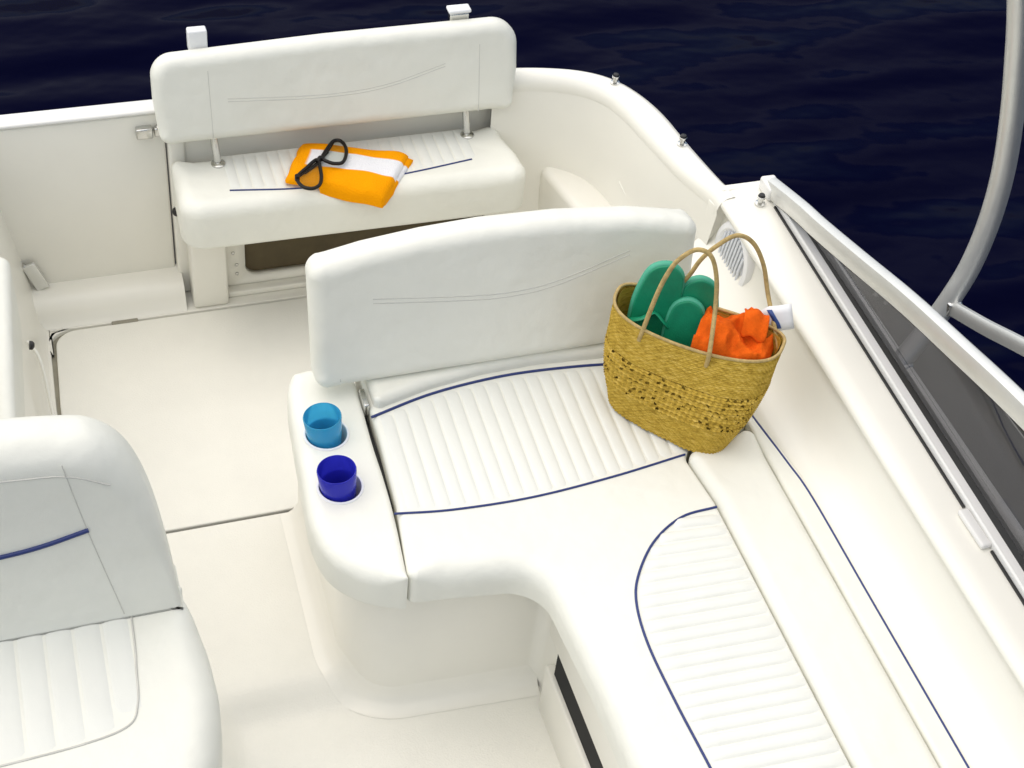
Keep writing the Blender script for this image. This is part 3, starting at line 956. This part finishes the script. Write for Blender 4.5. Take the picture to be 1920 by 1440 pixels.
# ================================================================== STRIPED TOWEL and SUNGLASSES
def towel(name, P, Z, T, seed, parent=None):
    P = [Vector(p) for p in P]
    nu, nv = 44, 32
    verts, faces, uvs = [], [], []
    def pos(u, v):
        # rounded corners, superelliptic edge
        a_, b_ = 2 * u - 1, 2 * v - 1
        u0, v0 = u, v
        u = .5 + .5 * a_ * math.sqrt(1 - .07 * b_ ** 8)
        v = .5 + .5 * b_ * math.sqrt(1 - .07 * a_ ** 8)
        e = (1 - abs(a_) ** 12) * (1 - abs(b_) ** 12)
        e = max(0, e) ** .5
        q = P[0] * (1 - u) * (1 - v) + P[1] * u * (1 - v) + P[2] * u * v + P[3] * (1 - u) * v
        q = q + Vector((.006 * noise.noise(Vector((v * 4, u * 3, 7))), .006 * noise.noise(Vector((u * 4, v * 3, 2)))))
        z = Z + T * e + .0035 * e * noise.noise(Vector((u * 4, v * 4, seed))) + .0018 * e * math.sin(9 * u + 5 * v + 3 * noise.noise(Vector((u * 2, v * 2, seed)))) + .004 * e * (1 - u) * math.sin(v * 3.1)
        # front right corner droops over the cushion's rounded edge
        z -= .022 * max(0, (2.860 - q.y) / .06) ** 1.3 if q.y < 2.860 else 0
        return Vector((q.x, q.y, z))
    for j in range(nv + 1):
        for i in range(nu + 1):
            verts.append(pos(i / nu, j / nv)); uvs.append((i / nu, j / nv))
    n1 = len(verts)
    for j in range(nv + 1):
        for i in range(nu + 1):
            p = verts[j * (nu + 1) + i]
            verts.append(Vector((p.x, p.y, min(p.z, Z) - .001)) if p.y > 2.86 else Vector((p.x, p.y, p.z - max(.002, .02 * 1)))); uvs.append((i / nu, j / nv))
    for j in range(nv):
        for i in range(nu):
            a = j * (nu + 1) + i
            faces.append((a, a + 1, a + nu + 2, a + nu + 1))
            faces.append((n1 + a, n1 + a + nu + 1, n1 + a + nu + 2, n1 + a + 1))
    rim = [i for i in range(nu + 1)] + [j * (nu + 1) + nu for j in range(1, nv + 1)] + [nv * (nu + 1) + i for i in range(nu - 1, -1, -1)] + [j * (nu + 1) for j in range(nv - 1, 0, -1)]
    for a, b in zip(rim, rim[1:] + rim[:1]):
        faces.append((a, a + n1, b + n1, b))
    o = link_mesh(name, verts, faces, 'stripe', parent, True, 70)
    uvl = o.data.uv_layers.new(name='UVMap')
    for lp in o.data.loops:
        uvl.data[lp.index].uv = uvs[lp.vertex_index]
    return o
tw = towel('beach_towel', ((.574, 2.893), (.793, 2.800), (.894, 2.938), (.644, 3.034)), .4445, .015, .3)
tag(tw, 'folded orange towel with white stripe lying on the stern seat', 'towel')
towel('lower_fold', ((.584, 2.901), (.802, 2.812), (.905, 2.932), (.656, 3.026)), .4362, .0085, 2.3, tw)


gl = thing('sunglasses', 'black framed sunglasses lying on the folded orange towel', 'sunglasses', (.665, 2.91, .475))
def tz(x, y): return .4665 + .10 * (y - 2.83) * .5
l1 = [(.661, 2.926), (.631, 2.903), (.601, 2.872), (.606, 2.840), (.626, 2.828), (.645, 2.836), (.655, 2.857), (.660, 2.887)]
l2 = [(.674, 2.931), (.693, 2.962), (.714, 2.986), (.730, 2.984), (.737, 2.960), (.731, 2.930), (.717, 2.906), (.699, 2.905), (.684, 2.914)]
for lp in (l1, l2):
    rim = tube('rim', spline([(x, y, tz(x, y) + .004) for x, y in lp], 6, True), .0044, 'specs', gl, True, sides=8)
    c = sum((Vector(p) for p in lp), Vector((0, 0))) / len(lp)
    lv = [Vector((c.x, c.y, tz(c.x, c.y) + .0055))] + [Vector((p.x, p.y, p.z)) for p in spline([(x, y, tz(x, y) + .004) for x, y in lp], 3, True)]
    n = len(lv) - 1
    link_mesh('lens', lv, [(0, 1 + i, 1 + (i + 1) % n) for i in range(n)], 'lens', rim, True)
tube('bridge', spline([(.660, 2.918, tz(0, 2.918) + .004), (.668, 2.928, tz(0, 2.928) + .007), (.675, 2.926, tz(0, 2.926) + .004)], 6), .0055, 'specs', gl, sides=8)
tube('temple', spline([(.601, 2.872, tz(0, 2.872) + .003), (.631, 2.902, .466), (.662, 2.926, .467), (.694, 2.960, .468)], 8), .0034, 'specs', gl, sides=8)
tube('temple', spline([(.714, 2.985, tz(0, 2.985) + .003), (.693, 2.961, .468), (.664, 2.927, .465), (.625, 2.896, .464)], 8), .0032, 'specs', gl, sides=8)
lathe('hinge', [(.0, .467), (.006, .467), (.006, .481), (.0, .482)], (.601, 2.870, 0), 'specs', gl, 10)

# ================================================================== BASKET
bc_lo, bc_hi = Vector((1.184, 1.968, .4565)), Vector((1.213, 1.993, .690))
u_lo, u_hi = Vector((.64, -.768)), Vector((.775, -.632))
basket = thing('straw_basket', 'open woven straw beach basket with two handles in the corner of the settee', 'basket', tuple(bc_lo))
def basket_pt(s, t, off=0.0):
    """s around 0..1, t up 0..1"""
    q = 2 * math.pi * s
    tt = t
    hl = .131 + (.171 - .131) * tt + .012 * math.sin(math.pi * tt)
    hd = .062 + .012 * math.sin(math.pi * tt)
    p = 3.4 + (2.9 - 3.4) * tt
    c, sn = math.cos(q), math.sin(q)
    r = (abs(c) ** p + abs(sn) ** p) ** (-1 / p)
    a, b = (hl + off) * r * c, (hd + off) * r * sn
    cen = bc_lo.lerp(bc_hi, tt)
    u = (u_lo.lerp(u_hi, tt)).normalized(); v = Vector((-u.y, u.x))
    z = cen.z + .016 * tt * (abs(c) ** 2) - .012 * tt * max(0, -sn)
    return Vector((cen.x + u.x * a + v.x * b, cen.y + u.y * a + v.y * b, z))
def band(name, t0, t1, ns, nt, fn, par, holes=None, mat='straw'):
    verts, faces = [], []
    for j in range(nt + 1):
        for i in range(ns):
            s, t = i / ns, t0 + (t1 - t0) * j / nt
            verts.append(basket_pt(s, t, fn(s, t)))
    for j in range(nt):
        for i in range(ns):
            if holes and holes((i + .5) / ns, (j + .5) / nt): continue
            a = j * ns + i; b = j * ns + (i + 1) % ns
            faces.append((a, b, b + ns, a + ns))
    return link_mesh(name, verts, faces, mat, par, True)
def weave(s, t):
    row = math.floor(t * 58); ph = (row % 2) * math.pi
    return .0011 * math.sin(s * 2 * math.pi * 90 + ph) + .0009 * math.sin(t * 58 * 2 * math.pi) + .002 * noise.noise(Vector((s * 30, t * 8, 0)))
T0, T1 = .30, .655
band('woven_body', 0.0, T0, 450, 72, weave, basket)
band('woven_body', T1, 1.0, 450, 84, weave, basket)
def lace_hole(s, t):
    rows_ = 8
    r = math.floor(t * rows_); tf = t * rows_ - r
    cs = s * 74 + (.5 if r % 2 else 0)
    cf = cs - math.floor(cs)
    jit = noise.noise(Vector((math.floor(cs) * 1.7, r * 2.3, 5)))
    if jit < .05: return False
    return (abs(cf - .5) / (.20 + .22 * jit)) ** 2 + (abs(tf - .5) / .30) ** 2 < 1
def lace(s, t):
    tt = (t - T0) / (T1 - T0)
    return .0024 * math.sin(s * 2 * math.pi * 48 + tt * 7 * math.pi) * math.cos(s * 2 * math.pi * 48 - tt * 7 * math.pi) + .0016 * math.sin(tt * 2 * math.pi * 14) + .0015
band('lace_band', T0, T1, 592, 64, lace, basket, lace_hole)
band('lining', 0.02, .985, 96, 16, lambda s, t: -.006, basket, mat='straw')
vb = [basket_pt(i / 60, 0.01, 0) for i in range(60)]
link_mesh('basket_floor', vb, [tuple(range(60))], 'straw', basket)
rim = [basket_pt(i / 120, 1.0, .0005) for i in range(120)]
tube('rim_braid', rim, .0034, 'straw_handle', basket, True, sides=8)
# handles
def handle(pts):
    pa = spline(pts, 10)
    tube('handle', pa, .0046, 'straw_handle', basket, sides=10)
rimA, rimB = basket_pt(.665, .97, .004), basket_pt(.790, .97, .004)
handle([rimA + Vector((0, 0, -.02)), Vector((1.118, 2.010, .765)), Vector((1.134, 2.012, .820)), Vector((1.152, 2.012, .852)), Vector((1.183, 2.010, .872)), Vector((1.211, 2.000, .860)),
        Vector((1.225, 1.985, .815)), Vector((1.226, 1.965, .755)), rimB + Vector((0, 0, .02)), rimB + Vector((0, 0, -.02))])
rimC, rimD = basket_pt(.33, .97, -.004), basket_pt(.055, .97, -.004)
handle([rimC + Vector((0, 0, -.02)), Vector((1.206, 2.060, .755)), Vector((1.222, 2.052, .805)), Vector((1.246, 2.045, .842)), Vector((1.280, 2.038, .868)), Vector((1.316, 2.032, .848)), Vector((1.344, 2.020, .797)),
        Vector((1.357, 1.995, .735)), rimD + Vector((0, 0, -.02))])

# ------------------------------------------------------------------ sandals in the basket
def sandal(cen, A, B, L, wd, th, label):
    f = frame_from(cen, A, B)
    o_out = spline([(0, -L, 0), (wd * .75, -L * .8, 0), (wd, -L * .2, 0), (wd * .98, L * .35, 0), (wd * .72, L * .82, 0), (0, L, 0), (-wd * .72, L * .82, 0), (-wd * .98, L * .35, 0), (-wd, -L * .2, 0), (-wd * .75, -L * .8, 0)], 5, True)
    root = thing('sandal', label, 'sandal', tuple(cen), 'green sandals in the straw basket')
    outl = [Vector((p.x, p.y)) for p in o_out]
    slab('sole', outl, -th, 0, th * .45, th * .3, 'green_edge', root, f, seg=4)
    slab('footbed', inset([v for v in outl] if area2(outl) > 0 else outl[::-1], .0045), .0004, .004, .003, 0, 'green', root, f, seg=4)
    st = spline([(-wd * .95, -L * .45, .004), (-wd * .5, -L * .25, .020), (0, -L * .12, .010), (wd * .5, -L * .25, .020), (wd * .95, -L * .45, .004)], 6)
    tube('strap', [f @ p for p in st], .005, 'green', root, sides=8, flat=(.6, 1.6))
    return root
sandal(Vector((1.150, 2.062, .690)), (.86, -.30, -.15), (-.10, .22, 1), .098, .048, .016, 'green foam sandal standing leftmost in the straw basket')
sandal(Vector((1.232, 2.036, .668)), (.90, -.25, .05), (.06, .20, 1), .088, .044, .016, 'green foam sandal at the back of the basket between the handles')
sandal(Vector((1.197, 2.012, .634)), (.86, -.42, .0), (.05, .30, 1), .090, .042, .015, 'green foam sandal in front, half sunk below the basket rim')

# ------------------------------------------------------------------ orange towel in the basket
ot = thing('bath_towel', 'crumpled orange towel with a white tag stuffed in the right of the basket', 'towel', (1.30, 1.97, .60))
BC, BU, BV = Vector((1.213, 1.993)), Vector((.775, -.632)), Vector((.632, .775))
def ridge(x, y, k):
    return 1 - 2 * abs(noise.noise(Vector((x, y, k))))
rows = []
for j in range(41):
    row = []
    for i in range(67):
        a = .004 + .150 * i / 66
        bm_ = .060 * (1 - (a / .170) ** 3) ** .5
        b = bm_ * (-1 + j / 20)
        wa, wb = a + .012 * noise.noise(Vector((a * 30, b * 30, 4))), b + .012 * noise.noise(Vector((a * 30, b * 30, 9)))
        h = .676 + .020 * ridge(wa * 17 + wb * 9, wb * 13 - wa * 6, 1.7) + .005 * ridge(wa * 34, wb * 40 + wa * 22, 5.2) + .002 * noise.noise(Vector((a * 220, b * 220, 1)))
        h += .024 * math.exp(-((a - .045) / .035) ** 2 - ((b + .0) / .06) ** 2)
        d = abs((a - .098) + .55 * (b - .03)) / .013
        h += .058 * math.exp(-d ** 1.6 - ((b - .036) / .022) ** 2)
        edge = min(1, (1 - abs(-1 + j / 20)) / .25 + .35)
        h = .640 + (h - .640) * edge * min(1, max(0, (.165 - a) / .020))
        p = BC + BU * a + BV * b
        row.append(Vector((p.x, p.y, h)))
    rows.append(row)
tb = strip_surface('towel_bundle', rows, 'orange_terry', ot, angle=180)
# a loose hemmed corner curling over the top
rows = []
for i in range(13):
    t = i / 12
    row = []
    for k in range(9):
        w_ = (k / 8 - .5)
        p = BC + BU * (.100 + .050 * w_ + .012 * t) + BV * (.052 - .055 * t)
        row.append(Vector((p.x, p.y, .722 + .022 * math.sin(t * 2.6) - .034 * t * t + .006 * math.cos(w_ * 9 + t))))
    rows.append(row)
fl = strip_surface('towel_corner', rows, 'orange_terry', ot, angle=180)
md = fl.modifiers.new('thick', 'SOLIDIFY'); md.thickness = .005; md.offset = 0
md = fl.modifiers.new('soft', 'SUBSURF'); md.levels = 1; md.render_levels = 1
# stitched-on tag: a curled white ribbon with a blue printed mark
tf = frame_from((1.366, 1.962, .708), (.80, -.40, .30), (-.05, .45, .9))
rows = []
for i in range(9):
    a = -.036 + .068 * i / 8
    c = .010 * math.sin(i / 8 * 3.0)
    hh = .026 if i > 2 else .012 + .005 * i
    rows.append([tf @ Vector((a, -hh, c)), tf @ Vector((a, -hh * .3, c + .003)), tf @ Vector((a, hh * .4, c + .003)), tf @ Vector((a, hh, c))])
tg = strip_surface('care_tag', rows, 'white_plastic', ot)
sm = tg.modifiers.new('thick', 'SOLIDIFY'); sm.thickness = .0016; sm.offset = -1
rows = [[tf @ Vector((a + s, b, .0150)) for a, b in ((-.016, .020), (-.010, .006), (-.004, -.008), (-.001, -.020))] for s in (0, .010)]
mk = strip_surface('printed_mark', rows, 'blue_ink', tg)
sm = mk.modifiers.new('thick', 'SOLIDIFY'); sm.thickness = .0012; sm.offset = 0
